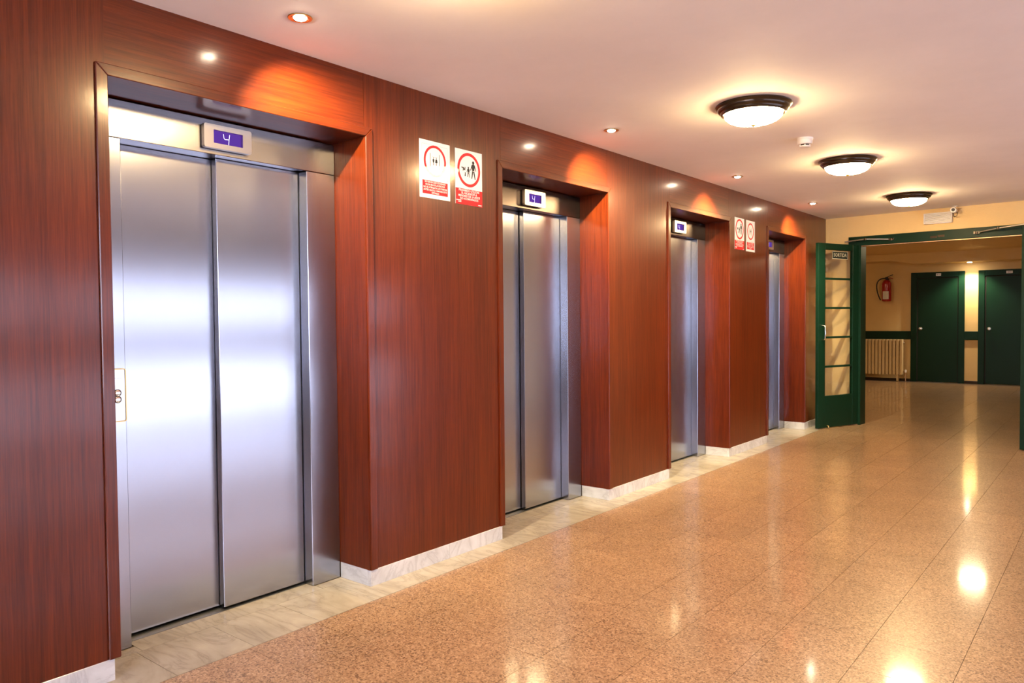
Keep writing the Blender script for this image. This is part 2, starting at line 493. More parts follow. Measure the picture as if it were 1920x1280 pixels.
# ------------------------------------------------------------------ lift wall: masonry core, laminate panels, linings, trims
wl = box('wall_left', M['core'], None, -0.80, -0.62, YB, YE, 0, CZ)
edges = [YB] + [v for ab in OPEN for v in ab] + [YE]
for k in range(0, len(edges), 2):
    a = edges[k] + (0.02 if k else 0); b = edges[k + 1] - (0.02 if k + 1 < len(edges) - 1 else 0)
    box('pier_core', M['core'], wl, -0.62, -0.02, a, b, 0, CZ)
for a, b in OPEN:
    box('header_core', M['core'], wl, -0.62, -0.02, a - 0.02, b + 0.02, SOF + 0.02, CZ)
tag(wl, 'reddish mahogany laminate wall holding the four lifts', 'wall', kind='structure')
BB = 0.083
for k in range(0, len(edges), 2):
    a, b = edges[k], edges[k + 1]
    a2 = a - 0.004 if k else a; b2 = b - 0.006 if k + 1 < len(edges) - 1 else b
    if k == 0:
        box('pier_panel', M['wood_v'], wl, -0.02, 0, a, 0.30, BB, CZ)
        box('pier_panel', M['wood_v'], wl, -0.02, 0, 0.302, b2, BB, CZ)
    else:
        box('pier_panel', M['wood_v'], wl, -0.02, 0, a2 + 0.0015, b2 - 0.0015, BB, CZ)
TW = 0.044; TP = 0.011
for i, (a, b) in enumerate(OPEN):
    box('header_panel', M['wood_h'], wl, -0.02, 0, a - 0.006, b - 0.004, SOF, CZ)
    # linings of the recess
    box('jamb_lining', M['wood_v'], wl, -0.40, -0.0, a - 0.02, a, BB, SOF + 0.02)
    box('jamb_lining', M['wood_v'], wl, -0.40, -0.0, b, b + 0.02, BB, SOF + 0.02)
    MB().add([(-0.40, a, SOF - 0.010), (0, a, SOF), (0, b, SOF), (-0.40, b, SOF - 0.010),
              (-0.40, a, SOF + 0.02), (0, a, SOF + 0.02), (0, b, SOF + 0.02), (-0.40, b, SOF + 0.02)],
             [(0, 1, 2, 3), (4, 7, 6, 5), (0, 4, 5, 1), (1, 5, 6, 2), (2, 6, 7, 3), (3, 7, 4, 0)]).build('soffit_lining', M['wood_h'], wl)
    # mitred edge trim
    def trim(poly, nm, mat):
        n = len(poly)
        mb = MB(); mb.prism(poly, -0.004, TP, lambda u, v, x: (x, u, v))
        return mb.build(nm, mat, wl, bevel=0.003)
    trim([(a - TW, BB), (a, BB), (a, SOF), (a - TW, SOF + TW)], 'edge_trim', M['wood_v'])
    trim([(b, BB), (b + TW, BB), (b + TW, SOF + TW), (b, SOF)], 'edge_trim', M['wood_v'])
    trim([(a, SOF), (b, SOF), (b + TW, SOF + TW), (a - TW, SOF + TW)], 'edge_trim', M['wood_h'])

# marble skirting of the lift wall
sk = empty('baseboard_left', (0, 0, 0), 'white marble skirting slabs along the foot of the lift wall', 'baseboard', kind='structure')
def slab(x0, x1, y0, y1):
    return box('marble_slab', M['marble_w'], sk, x0, x1, y0, y1, 0, BB, 0.0008)
for k in range(0, len(edges), 2):
    a, b = edges[k], edges[k + 1]
    ya = a; yb = b - (0.022 if k + 1 < len(edges) - 1 else 0)
    if k == 0:
        n = 4; ya = YB
    else:
        n = 2
    for q in range(n):
        f0 = 0 if q == 0 else (0.55 if n == 2 else q / n); f1 = 0.55 if (n == 2 and q == 0) else (1 if n == 2 else (q + 1) / n)
        slab(-0.019, 0.004, ya + (yb - ya) * f0 + 0.0006, ya + (yb - ya) * f1 - 0.0006)
    if k > 0: slab(-0.238, -0.0195, a + 0.0005, a + 0.0195)
    if k + 1 < len(edges) - 1: slab(-0.238, -0.0195, b - 0.0425, b - 0.0225)

# ------------------------------------------------------------------ lifts
LIFT_LABEL = ['nearest and largest brushed steel lift entrance with call panel on its left post',
              'second brushed steel lift entrance, just right of the two big warning signs',
              'third steel lift entrance, just left of the small far pair of warning signs',
              'farthest steel lift entrance, close behind the open green glazed door leaf']
for i, (a, b) in enumerate(OPEN):
    root = empty('elevator_entrance', (-0.24, (a + b) / 2, 0), LIFT_LABEL[i], 'elevator', 'four steel lift entrances in the mahogany wall')
    pa, pb = a + 0.153, b - 0.176; HB = 2.12
    XF = -0.24
    box('post', M['steel_frame'], root, -0.58, XF, a + 0.001, pa, 0.001, HB - 0.0015, 0.0025)
    box('post', M['steel_frame'], root, -0.58, XF, pb, b - 0.001, 0.001, HB - 0.0015, 0.0025)
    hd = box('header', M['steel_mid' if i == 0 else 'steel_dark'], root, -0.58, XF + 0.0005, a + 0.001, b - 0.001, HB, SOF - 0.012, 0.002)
    mid = a + 0.615
    box('door_panel', M['steel'], root, -0.385, -0.350, pa + 0.0005, mid + 0.05, 0.012, HB - 0.001, 0.002)
    box('door_panel', M['steel'], root, -0.345, -0.307, mid, pb - 0.004, 0.012, HB - 0.001, 0.002)
    box('sill', M['sill_metal'], root, -0.348, -0.300, pa + 0.0005, pb - 0.0005, -0.003, 0.001)
    box('sill_channel', M['gap'], root, -0.385, -0.349, pa + 0.0005, pb - 0.0005, -0.003, 0.002)
    # floor indicator
    yc = a + 0.621; zc = 2.194
    ind = empty_ind = None
    fr = MB()
    po = rrect(yc - 0.118, yc + 0.118, zc - 0.053, zc + 0.053, 0.009)
    pin = rrect(yc - 0.0725, yc + 0.0725, zc - 0.0295, zc + 0.0295, 0.0005)
    pin2 = [(max(yc - 0.0725, min(yc + 0.0725, u)), max(zc - 0.0295, min(zc + 0.0295, v))) for u, v in pin]
    fr.ring(po, pin2, -0.228, -0.205, lambda u, v, x: (x, u, v))
    ind = fr.build('floor_indicator', M['satin'], root, bevel=0.0)
    def sub(o):
        o.parent = ind; o.location = (0, 0, 0); return o
    def raw(mb, nm, mat):
        o = mb.build(nm, mat); o.parent = ind
        for v in o.data.vertices: pass
        return o
    # child objects of the indicator share its coordinate frame (indicator sits at -origin of the lift)
    raw(MB().prism(rrect(yc - 0.116, yc + 0.116, zc - 0.051, zc + 0.051, 0.008), -0.2399, -0.2282, lambda u, v, x: (x, u, v)), 'housing', M['black'])
    raw(MB().box(-0.2281, -0.222, yc - 0.0722, yc + 0.0722, zc - 0.0292, zc + 0.0292), 'screen', M['screen'])
    dg = MB(); xs = -0.2219
    def stroke(p, q, w=0.0028):
        (u0, v0), (u1, v1) = p, q
        dx, dy = u1 - u0, v1 - v0; L = math.hypot(dx, dy); nx, ny = -dy / L * w / 2, dx / L * w / 2
        dg.prism([(u0 + nx, v0 + ny), (u0 - nx, v0 - ny), (u1 - nx, v1 - ny), (u1 + nx, v1 + ny)], xs, xs + 0.0006, lambda u, v, x: (x, yc + u, zc + v))
    stroke((-0.015, 0.021), (-0.013, 0.003)); stroke((-0.013, 0.003), (-0.008, -0.002)); stroke((-0.008, -0.002), (0.0125, -0.0005))
    stroke((0.016, 0.022), (0.0125, -0.0005)); stroke((0.0125, -0.0005), (0.0105, -0.025))
    raw(dg, 'digit', M['digit'])
    # call panel on the left post
    cy, cz = a + 0.085, 1.063
    cp = MB().prism(rrect(cy - 0.06, cy + 0.06, cz - 0.107, cz + 0.107, 0.008), XF + 0.0005, XF + 0.012, lambda u, v, x: (x, u, v)).build('call_panel', M['satin'], root, bevel=0.002)
    raw2 = lambda mb, nm, mat, sm=False: setattr(mb.build(nm, mat, smooth=sm), 'parent', cp)
    raw2(MB().ring(rrect(cy - 0.063, cy + 0.063, cz - 0.110, cz + 0.110, 0.010), rrect(cy - 0.059, cy + 0.059, cz - 0.106, cz + 0.106, 0.007), XF + 0.0005, XF + 0.015, lambda u, v, x: (x, u, v)), 'rim', M['brass'])
    for dz in (0.0, -0.027):
        raw2(MB().lathe([(0.0125, XF + 0.012), (0.0125, XF + 0.0155), (0.0105, XF + 0.017), (0.0095, XF + 0.0165)], (0, cy + 0.028, cz + 0.01 + dz), 24, axis='x'), 'button', M['chrome'], True)
        raw2(MB().ring(circle(0.0155, 24, cy + 0.028, cz + 0.01 + dz), circle(0.0128, 24, cy + 0.028, cz + 0.01 + dz), XF + 0.012, XF + 0.0135, lambda u, v, x: (x, u, v)), 'button_ring', M['black'])
    if i == 0:
        for q in range(5):
            raw2(MB().box(XF + 0.012, XF + 0.0124, cy + 0.012 + q * 0.007, cy + 0.016 + q * 0.007, cz + 0.070, cz + 0.0725), 'engraving', M['sign_line'])

# ------------------------------------------------------------------ end wall (turned slightly) with the wide green doorway
A5 = math.radians(5.0)
def EW(s_, t, z):
    return (s_ * math.cos(A5) + t * math.sin(A5), YE - s_ * math.sin(A5) + t * math.cos(A5), z)
SL, SR = 0.40, 2.36      # opening
ew = MB()
ew.box(-3.3, SL, 0, 0.16, 0, CZ, EW); ew.box(SR, XR + 0.2, 0, 0.16, 0, CZ, EW); ew.box(SL, SR, 0, 0.16, 2.345, CZ, EW)
wb_ = ew.build('wall_end', M['cream'])
tag(wb_, 'cream plaster end wall above and beside the green double doorway', 'wall', kind='structure')
tr = empty('trim_1', (0, 0, 0), 'dark green painted door lining with a long lintel across the doorway', 'door frame', kind='structure')
box('lintel', M['green'], tr, SL - 0.11, SR + 0.11, -0.022, 0.18, 2.232, 2.345, 0.003, EW)
box('jamb', M['green'], tr, SL - 0.002, SL + 0.035, 0.0, 0.18, 0, 2.232, 0.003, EW)
box('jamb', M['green'], tr, SR - 0.035, SR + 0.002, 0.0, 0.18, 0, 2.232, 0.003, EW)
box('lit_reveal_strip', M['pipe'], tr, SL + 0.04, SR - 0.04, -0.004, 0.02, 2.222, 2.2318, 0.0, EW)  # copper colour stands in for red light on the reveal under the lintel
box('latch_plate', M['bronze'], tr, 1.22, 1.29, -0.0245, -0.0222, 2.262, 2.285, 0.0, EW)
box('latch_plate', M['bronze'], tr, 1.30, 1.37, -0.0245, -0.0222, 2.268, 2.292, 0.0, EW)

def leaf(nm, hinge, free, label, side, with_sign):
    """glazed door leaf; local u runs hinge -> free edge, t is thickness"""
    H = Vector((hinge[0], hinge[1], 0)); Fv = Vector((free[0], free[1], 0))
    e = (Fv - H).normalized(); Lw = (Fv - H).length; n = Vector((e.y, -e.x, 0)) * side
    root = empty(nm, (hinge[0], hinge[1], 0), label, 'door', kind='structure')
    T = lambda u, t, z: tuple(H + e * u + n * t + Vector((0, 0, z)))
    z0, z1, th = 0.012, 2.240, 0.042; sw = 0.125
    box('stile', M['green'], root, 0, sw, 0, th, z0, z1, 0.003, T)
    box('stile', M['green'], root, Lw - sw, Lw, 0, th, z0, z1, 0.003, T)
    box('top_rail', M['green'], root, sw, Lw - sw, 0, th, 2.164, z1, 0.003, T)
    box('kick_panel', M['green'], root, sw, Lw - sw, 0.002, th - 0.002, z0, 0.395, 0.003, T)
    zs = [0.395, 0.750, 1.105, 1.460, 1.815, 2.164]
    for k in range(1, 5):
        box('glazing_bar', M['green'], root, sw, Lw - sw, 0.004, th - 0.004, zs[k] - 0.012, zs[k] + 0.012, 0.002, T)
    for k in range(5):
        lo = zs[k] + (0.012 if k else 0); hi = zs[k + 1] - (0.012 if k < 4 else 0)
        box('glass_pane', M['glass'], root, sw, Lw - sw, 0.018, 0.023, lo, hi, 0.0, T)
    # pull handle near the free edge
    hz = 1.165; hu = Lw - 0.075
    if not with_sign: return root, T, Lw, th
    pts = [(hu, th, hz + 0.085), (hu, th + 0.028, hz + 0.082), (hu, th + 0.040, hz + 0.068), (hu, th + 0.042, hz), (hu, th + 0.040, hz - 0.068), (hu, th + 0.028, hz - 0.082), (hu, th, hz - 0.085)]
    MB().tube([T(*p) for p in pts], 0.0085).build('pull_handle', M['chrome'], root, smooth=True)
    for z in (0.25, 1.12, 2.0):
        MB().tube([T(-0.006, -0.004, z - 0.05), T(-0.006, -0.004, z + 0.05)], 0.008).build('hinge', M['satin'], root, smooth=True)
    MB().tube([T(Lw - 0.17, th, 0.035), T(Lw - 0.17, th + 0.02, 0.030), T(Lw - 0.17, th + 0.022, 0.0125)], 0.009).build('door_stop', M['brass'], root, smooth=True)
    return root, T, Lw, th
d1, T1, L1w, th1 = leaf('door_1', (0.372, 10.16), (0.100, 9.432), 'dark green glazed door leaf standing open with SORTIDA sign on its top pane', -1, True)
d2, T2, L2w, th2 = leaf('door_2', (2.345, 9.975), (2.232, 9.10), 'right dark green glazed door leaf, seen edge-on at the picture edge', 1, False)

# exit sign on the top pane (a plate stuck to the glass)
# lettering reads left to right as seen from the lobby: free edge is on the left
sg = empty('exit_sign', T1(0.27, 0.024, 2.06), 'small dark SORTIDA exit sign in cream letters on the green door glass', 'sign')
su0, su1, sz0, sz1 = 0.205, 0.500, 2.058, 2.150
SF = lambda u, v, t: T1(u, t, v)
MB().prism([(su0, sz0), (su1, sz0), (su1, sz1), (su0, sz1)], 0.0235, 0.0260, SF).build('plate', M['sign_green'], sg)
MB().ring([(su0, sz0), (su1, sz0), (su1, sz1), (su0, sz1)], [(su0 + 0.006, sz0 + 0.005), (su1 - 0.006, sz0 + 0.005), (su1 - 0.006, sz1 - 0.005), (su0 + 0.006, sz1 - 0.005)], 0.0260, 0.0266, SF).build('border', M['sign_cream'], sg)
uc = (su0 + su1) / 2
text_mesh('SORTIDA', 0.062, lambda x, y: T1(uc - x, 0.0268, (sz0 + sz1) / 2 + y), 'lettering', M['sign_cream'], sg, bold=0.0004, width=0.245)

# door closers (arms fixed to the lintel)
def closer(pts, label):
    P = [Vector(EW(*p)) for p in pts]
    r = empty('door_closer', P[1], label, 'door closer', 'folding arms of the double doors')
    MB().tube([P[0], P[1]], 0.009).build('arm', M['sill_metal'], r, smooth=True)
    MB().tube([P[1], P[2]], 0.007).build('forearm', M['sill_metal'], r, smooth=True)
    MB().lathe([(0.016, -0.012), (0.016, 0.012)], P[1], 16).build('elbow', M['bronze'], r, smooth=True)
    MB().lathe([(0.018, -0.016), (0.018, 0.010)], P[2], 16).build('pivot', M['bronze'], r, smooth=True)
    b = MB(); b.box(P[2].x - 0.03, P[2].x + 0.03, P[2].y - 0.012, P[2].y + 0.018, P[2].z - 0.012, P[2].z + 0.012)
    b.build('bracket', M['bronze'], r)
closer([(0.275, -0.10, 2.282), (0.52, -0.105, 2.300), (0.80, -0.042, 2.283)], 'thin steel door closer arm above the hinge side of the SORTIDA door')
closer([(2.30, -0.20, 2.335), (1.92, -0.105, 2.312), (1.70, -0.042, 2.286)], 'thin steel door closer arm at the right end of the green lintel')

# ------------------------------------------------------------------ window wall, right of the camera, and the wall behind it
wr = MB(); WY0, WY1 = 0.8, 8.4; WZ = [(0.05, 0.86), (1.27, 1.88)]
wr.box(XR, XR + 0.2, YB, WY0, 0, CZ); wr.box(XR, XR + 0.2, WY1, YE, 0, CZ)
wr.box(XR, XR + 0.2, WY0, WY1, 0, 0.05); wr.box(XR, XR + 0.2, WY0, WY1, 0.86, 1.27); wr.box(XR, XR + 0.2, WY0, WY1, 1.88, CZ)
tag(wr.build('wall_right', M['white_wall']), 'plain plaster window wall to the right of the camera', 'wall', kind='structure')
bw = MB(); BX0, BX1, BZ0, BZ1 = 0.4, 3.8, 0.7, 2.4
bw.box(-0.8, BX0, YB - 0.2, YB, 0, CZ); bw.box(BX1, XR + 0.2, YB - 0.2, YB, 0, CZ); bw.box(BX0, BX1, YB - 0.2, YB, 0, BZ0); bw.box(BX0, BX1, YB - 0.2, YB, BZ1, CZ)
tag(bw.build('wall_behind', M['white_wall']), 'plain plaster wall behind the camera with wide windows added for daylight', 'wall', kind='structure')
for q in range(4):  # windows added out of view to throw cool daylight on the near ceiling
    xa = BX0 + (BX1 - BX0) * q / 4; xb = BX0 + (BX1 - BX0) * (q + 1) / 4
    r = empty('window_%d' % (q + 10), ((xa + xb) / 2, YB, BZ0), 'added unseen window number %d in the wall behind the camera' % (q + 1), 'window', kind='structure')
    MB().ring([(xa, BZ0), (xb, BZ0), (xb, BZ1), (xa, BZ1)], [(xa + 0.035, BZ0 + 0.035), (xb - 0.035, BZ0 + 0.035), (xb - 0.035, BZ1 - 0.035), (xa + 0.035, BZ1 - 0.035)], YB - 0.12, YB - 0.06, lambda u, v, y: (u, y, v)).build('window_frame', M['frame_dark'], r)
    box('glass_pane', M['pale'], r, xa + 0.035, xb - 0.035, YB - 0.093, YB - 0.087, BZ0 + 0.035, BZ1 - 0.035)
nw = 6
for q in range(nw):
    y0 = WY0 + (WY1 - WY0) * q / nw; y1 = WY0 + (WY1 - WY0) * (q + 1) / nw
    r = empty('window_%d' % (q + 1), (XR, (y0 + y1) / 2, 0), 'two tier window number %d along the daylight wall' % (q + 1), 'window', kind='structure')
    for (za, zb) in WZ:
        mb = MB(); mb.ring([(y0, za), (y1, za), (y1, zb), (y0, zb)], [(y0 + 0.035, za + 0.035), (y1 - 0.035, za + 0.035), (y1 - 0.035, zb - 0.035), (y0 + 0.035, zb - 0.035)], XR + 0.06, XR + 0.12, lambda u, v, x: (x, u, v))
        mb.build('window_frame', M['frame_dark'], r)
        box('glass_pane', M['tinted'], r, XR + 0.085, XR + 0.091, y0 + 0.035, y1 - 0.035, za + 0.035, zb - 0.035)

# ------------------------------------------------------------------ corridor beyond the doorway
wf = MB(); wf.box(-3.4, XR + 0.2, YF, YF + 0.2, 0, CZ)
tag(wf.build('wall_far', M['cream']), 'cream textured far corridor wall with green doors', 'wall', kind='structure')
tag(box('wall_corridor', M['cream'], None, -3.4, -3.2, YE + 0.3, YF, 0, CZ), 'cream left end wall of the corridor', 'wall', kind='structure')
tag(box('wall_corridor_right', M['cream'], None, XR, XR + 0.2, YE, YF, 0, CZ), 'cream right end wall of the corridor', 'wall', kind='structure')
bk = MB().prism([(-3.2, 2.475), (-0.70, 2.475), (-0.32, 2.392), (XR, 2.392), (XR, CZ), (-3.2, CZ)], 16.92, YF, lambda u, v, y: (u, y, v)).build('trim_2', M['cream'])
tag(bk, 'cream plaster bulkhead under the corridor ceiling above the green doors', 'bulkhead', kind='structure')
DOORS = [(-0.445, 0.520, 'door_3'), (0.752, 1.72, 'door_4')]
rail = empty('trim_3', (0, 0, 0), 'dark green chair rail along the far corridor wall', 'chair rail', kind='structure')
for (a, b) in ((-3.19, DOORS[0][0]), (DOORS[0][1], DOORS[1][0]), (DOORS[1][1], XR)):
    box('rail_board', M['green'], rail, a, b, YF - 0.028, YF, 0.865, 1.035, 0.004)
fbb = empty('baseboard_far', (0, 0, 0), 'low brown skirting along the far corridor wall', 'baseboard', kind='structure')
for (a, b) in ((-3.19, DOORS[0][0]), (DOORS[0][1], DOORS[1][0]), (DOORS[1][1], XR)):
    box('skirting_board', M['bronze'], fbb, a, b, YF - 0.012, YF, 0, 0.05)
lab = ['dark green corridor door beside the radiator with round knob', 'dark green corridor door at the right picture edge']
for k, (a, b, nm) in enumerate(DOORS):
    r = empty(nm, ((a + b) / 2, YF, 0), lab[k], 'door', kind='structure')
    fw = 0.11; ht = 2.235
    box('door_frame', M['green'], r, a, a + fw, YF - 0.045, YF, 0, ht, 0.004)
    box('door_frame', M['green'], r, b - fw, b, YF - 0.045, YF, 0, ht, 0.004)
    box('door_frame', M['green'], r, a + fw, b - fw, YF - 0.045, YF, ht - fw, ht, 0.004)
    box('rebate_shade', M['gap'], r, a + fw, a + fw + 0.022, YF - 0.030, YF, 0.005, ht - fw)  # near-black strips paint in the shaded rebate between frame and door
    box('rebate_shade', M['gap'], r, b - fw - 0.014, b - fw, YF - 0.030, YF, 0.005, ht - fw)
    box('rebate_shade', M['gap'], r, a + fw, b - fw, YF - 0.030, YF, ht - fw - 0.018, ht - fw)
    box('door_panel', M['green'], r, a + fw + 0.022, b - fw - 0.014, YF - 0.026, YF, 0.008, ht - fw - 0.018, 0.002)
    MB().lathe([(0.030, 0.0), (0.030, -0.006), (0.012, -0.008), (0.011, -0.040), (0.024, -0.046), (0.029, -0.060), (0.024, -0.072), (0.004, -0.076)], (a + fw + 0.075, YF - 0.026, 1.09), 20, axis='y').build('door_knob', M['satin'], r, smooth=True)
    pc = (a + b) / 2 + (0.02 if k == 0 else 0.03); w = 0.045 if k == 0 else 0.052
    pl = box('number_plate', M['paper'], r, pc - w, pc + w, YF - 0.048, YF - 0.0452, 2.155, 2.205)
    pl['_origin'] = tuple(r['_origin'])
    ml = text_mesh('411' if k == 0 else '412', 0.045, lambda x, y, pc=pc: (pc + x, YF - 0.0484, 2.180 + y), 'numerals', M['sign_black'], pl, width=w * 1.2)
    ml.location = (0, 0, 0)
    for v in ml.data.vertices: v.co = v.co + Vector(r['_origin'])

# ------------------------------------------------------------------ ceiling lamps
def ceiling_lamp(x, y, label, group='round bronze rimmed ceiling lamps', lit='bowl'):
    r = empty('ceiling_lamp', (x, y, CZ), label, 'ceiling lamp', group)
    MB().lathe([(0.150, 0.0), (0.212, 0.0), (0.217, -0.008), (0.210, -0.016), (0.204, -0.020), (0.203, -0.028), (0.196, -0.036), (0.187, -0.040), (0.184, -0.050), (0.176, -0.056), (0.166, -0.052)], (x, y, CZ), 56).build('rim', M['bronze'], r, smooth=True)
    prof = [(0.165, -0.045)] + [(0.165 * math.cos(t) ** 0.75, -0.050 - 0.062 * math.sin(t)) for t in [k * math.pi / 2 / 9 for k in range(1, 9)]] + [(0.012, -0.112)]
    # faintly ribbed glass
    mb = MB(); seg = 96; vs = []; fs = []
    for rr, h in prof:
        for k in range(seg):
            a = 2 * math.pi * k / seg; q = rr * (1 + 0.012 * math.cos(24 * a) * (1 if rr > 0.05 else 0))
            vs.append((x + q * math.cos(a), y + q * math.sin(a), CZ + h))
    for i in range(len(prof) - 1):
        for k in range(seg):
            k2 = (k + 1) % seg; fs.append((i * seg + k, i * seg + k2, (i + 1) * seg + k2, (i + 1) * seg + k))
    fs.append(tuple(range((len(prof) - 1) * seg, len(prof) * seg)))
    mb.add(vs, fs); mb.build('glass_bowl', M[lit], r, smooth=True)
    MB().lathe([(0.003, -0.126), (0.011, -0.123), (0.014, -0.117), (0.011, -0.112)], (x, y, CZ), 16).build('finial', M['brass'], r, smooth=True)
    return r
ceiling_lamp(1.210, 1.94, 'round bronze rimmed ceiling lamp above the nearest lift, just out of view')
ceiling_lamp(1.285, 4.40, 'nearest and largest of the round bronze rimmed ceiling lamps')
ceiling_lamp(1.262, 6.435, 'middle round bronze rimmed ceiling lamp, just beyond the smoke detector')
ceiling_lamp(1.250, 8.715, 'farthest round bronze rimmed ceiling lamp, before the emergency light')
ceiling_lamp(-1.7, 13.6, 'unseen round ceiling lamp added in the corridor left of the doorway', 'corridor lamps', 'hall_bowl')  # added out of sight to brighten the corridor
ceiling_lamp(1.29, 12.95, 'round ceiling lamp in the corridor, hidden behind the green lintel', 'corridor lamps', 'hall_bowl')

SPOTL = ['large recessed ceiling spot above the nearest lift', 'recessed ceiling spot above the second lift',
         'recessed ceiling spot above the third lift', 'smallest recessed ceiling spot above the farthest lift']
for k, (x, y, aim) in enumerate(((0.352, 1.925, 2.30), (0.340, 4.370, 4.78), (0.318, 6.530, 6.56), (0.315, 8.625, 8.88))):
    r = empty('recessed_spot', (x, y, CZ), SPOTL[k], 'spotlight', 'recessed spots along the lift wall')
    MB().ring(circle(0.049, 32), circle(0.036, 32), CZ - 0.005, CZ - 0.0003, lambda u, v, z: (x + u, y + v, z)).build('trim_ring', M['brass'], r, bevel=0.0015)
    MB().lathe([(0.036, -0.0005), (0.036, -0.006), (0.028, -0.004)], (x, y, CZ), 32, cap=False).build('reflector', M['chrome'], r, smooth=True)
    MB().lathe([(0.027, -0.0006), (0.025, -0.007), (0.015, -0.012), (0.003, -0.014)], (x, y, CZ), 24).build('bulb', M['bulb'], r, smooth=True)
    ld = bpy.data.lights.new('spot_beam', 'SPOT'); ld.energy = SPOT_W; ld.color = (1.0, 0.84, 0.50)
    ld.spot_size = math.radians(96); ld.spot_blend = 0.9; ld.shadow_soft_size = 0.02
    lo = bpy.data.objects.new('spot_beam', ld); COL.objects.link(lo); lo.parent = r; lo.location = (0, 0, -0.022); lo.rotation_euler = Vector((-x, aim - y, 2.06 - CZ)).to_track_quat('-Z', 'Y').to_euler()

# corridor downlight under the bulkhead, between the two doors
hx, hy, hz = 0.632, 17.22, 2.392
r = empty('corridor_downlight', (hx, hy, hz), 'small lit downlight under the bulkhead between the two green doors', 'spotlight')
MB().ring(circle(0.060, 28), circle(0.045, 28), hz - 0.006, hz - 0.0003, lambda u, v, z: (hx + u, hy + v, z)).build('trim_ring', M['brass'], r)
MB().lathe([(0.044, -0.0006), (0.040, -0.008), (0.004, -0.014)], (hx, hy, hz), 24).build('bulb', M['hall_bulb'], r, smooth=True)
ld = bpy.data.lights.new('downlight_beam', 'SPOT'); ld.energy = HALL_W; ld.color = (1.0, 0.80, 0.50); ld.spot_size = math.radians(120); ld.spot_blend = 0.6; ld.shadow_soft_size = 0.03
lo = bpy.data.objects.new('downlight_beam', ld); COL.objects.link(lo); lo.parent = r; lo.location = (0, 0, -0.022)

# ------------------------------------------------------------------ warning signs on the wood
def sign_lift(y0, y1, z0, z1, label):
    r = empty('warning_sign', (0, (y0 + y1) / 2, z0), label, 'sign', 'lift warning signs')
    P = lambda u, v, x: (x, u, v)
    w, h = y1 - y0, z1 - z0
    MB().prism([(y0, z0), (y1, z0), (y1, z1), (y0, z1)], 0.0003, 0.0022, P).build('sheet', M['paper'], r)
    uc, vc, R = (y0 + y1) / 2, z0 + h * 0.655, w * 0.365
    MB().ring(circle(R, 56, uc, vc), circle(R * 0.84, 56, uc, vc), 0.0022, 0.0028, P).build('prohibition_ring', M['sign_red'], r)
    ln = MB()
    lx0, lx1, lz0, lz1 = y0 + w * 0.075, y1 - w * 0.075, z0 + h * 0.345, z1 - h * 0.07
    for (ua, ub, va, vb) in ((lx0, lx1, lz1, lz1 + 0.0012), (lx0, lx1, lz0 - 0.0012, lz0), (lx0, lx0 + 0.0012, lz0, lz1), (lx1 - 0.0012, lx1, lz0, lz1)):
        ln.prism([(ua, va), (ub, va), (ub, vb), (ua, vb)], 0.0022, 0.0026, P)
    ln.build('frame_line', M['sign_line'], r)
    MB().prism([(y0 + w * 0.085, z0 + h * 0.07), (y1 - w * 0.085, z0 + h * 0.07), (y1 - w * 0.085, z0 + h * 0.305), (y0 + w * 0.085, z0 + h * 0.305)], 0.0022, 0.0028, P).build('text_panel', M['sign_red'], r)
    fig = MB()
    def bx(u, v, du, dv): fig.prism([(uc + u - du, vc + v - dv), (uc + u + du, vc + v - dv), (uc + u + du, vc + v + dv), (uc + u - du, vc + v + dv)], 0.0022, 0.0027, P)
    k = R
    bx(-0.42 * k, 0, 0.018 * k, 0.48 * k); bx(0.38 * k, 0, 0.018 * k, 0.48 * k)
    bx(0, 0.27 * k, 0.22 * k, 0.008 * k); bx(0, -0.33 * k, 0.22 * k, 0.008 * k)
    for s in (-0.14, 0.12):
        fig.prism(circle(0.035 * k, 12, uc + s * k, vc + 0.20 * k), 0.0022, 0.0027, P)
        fig.prism([(uc + (s - 0.045) * k, vc + 0.15 * k), (uc + (s - 0.08) * k, vc + 0.08 * k), (uc + (s - (0.05 if s < 0 else 0.10)) * k, vc - 0.07 * k), (uc + (s + (0.05 if s < 0 else 0.10)) * k, vc - 0.07 * k), (uc + (s + 0.08) * k, vc + 0.08 * k), (uc + (s + 0.045) * k, vc + 0.15 * k)], 0.0022, 0.0027, P)
        bx((s - 0.025) * k, -0.16 * k, 0.012 * k, 0.09 * k); bx((s + 0.025) * k, -0.16 * k, 0.012 * k, 0.09 * k)
    fig.build('pictogram', M['sign_black'], r)
    lines = ['NO USAR EN CASO DE INCENDIO', 'NI CON MAS DE LAS PERSONAS', 'NO SE ACERQUE A LAS PUERTAS', 'ANTES QUE EL CAMARIN ESTE', 'DETENIDO']
    wd = [0.68, 0.64, 0.77, 0.77, 0.24]
    for q, t in enumerate(lines):
        vz = z0 + h * (0.285 - 0.046 * q)
        text_mesh(t, 0.0135, lambda x, y, vz=vz: (0.0030, uc + x, vz - 0.002 + y), 'text_line', M['paper'], r, bold=0.0002, width=w * wd[q])

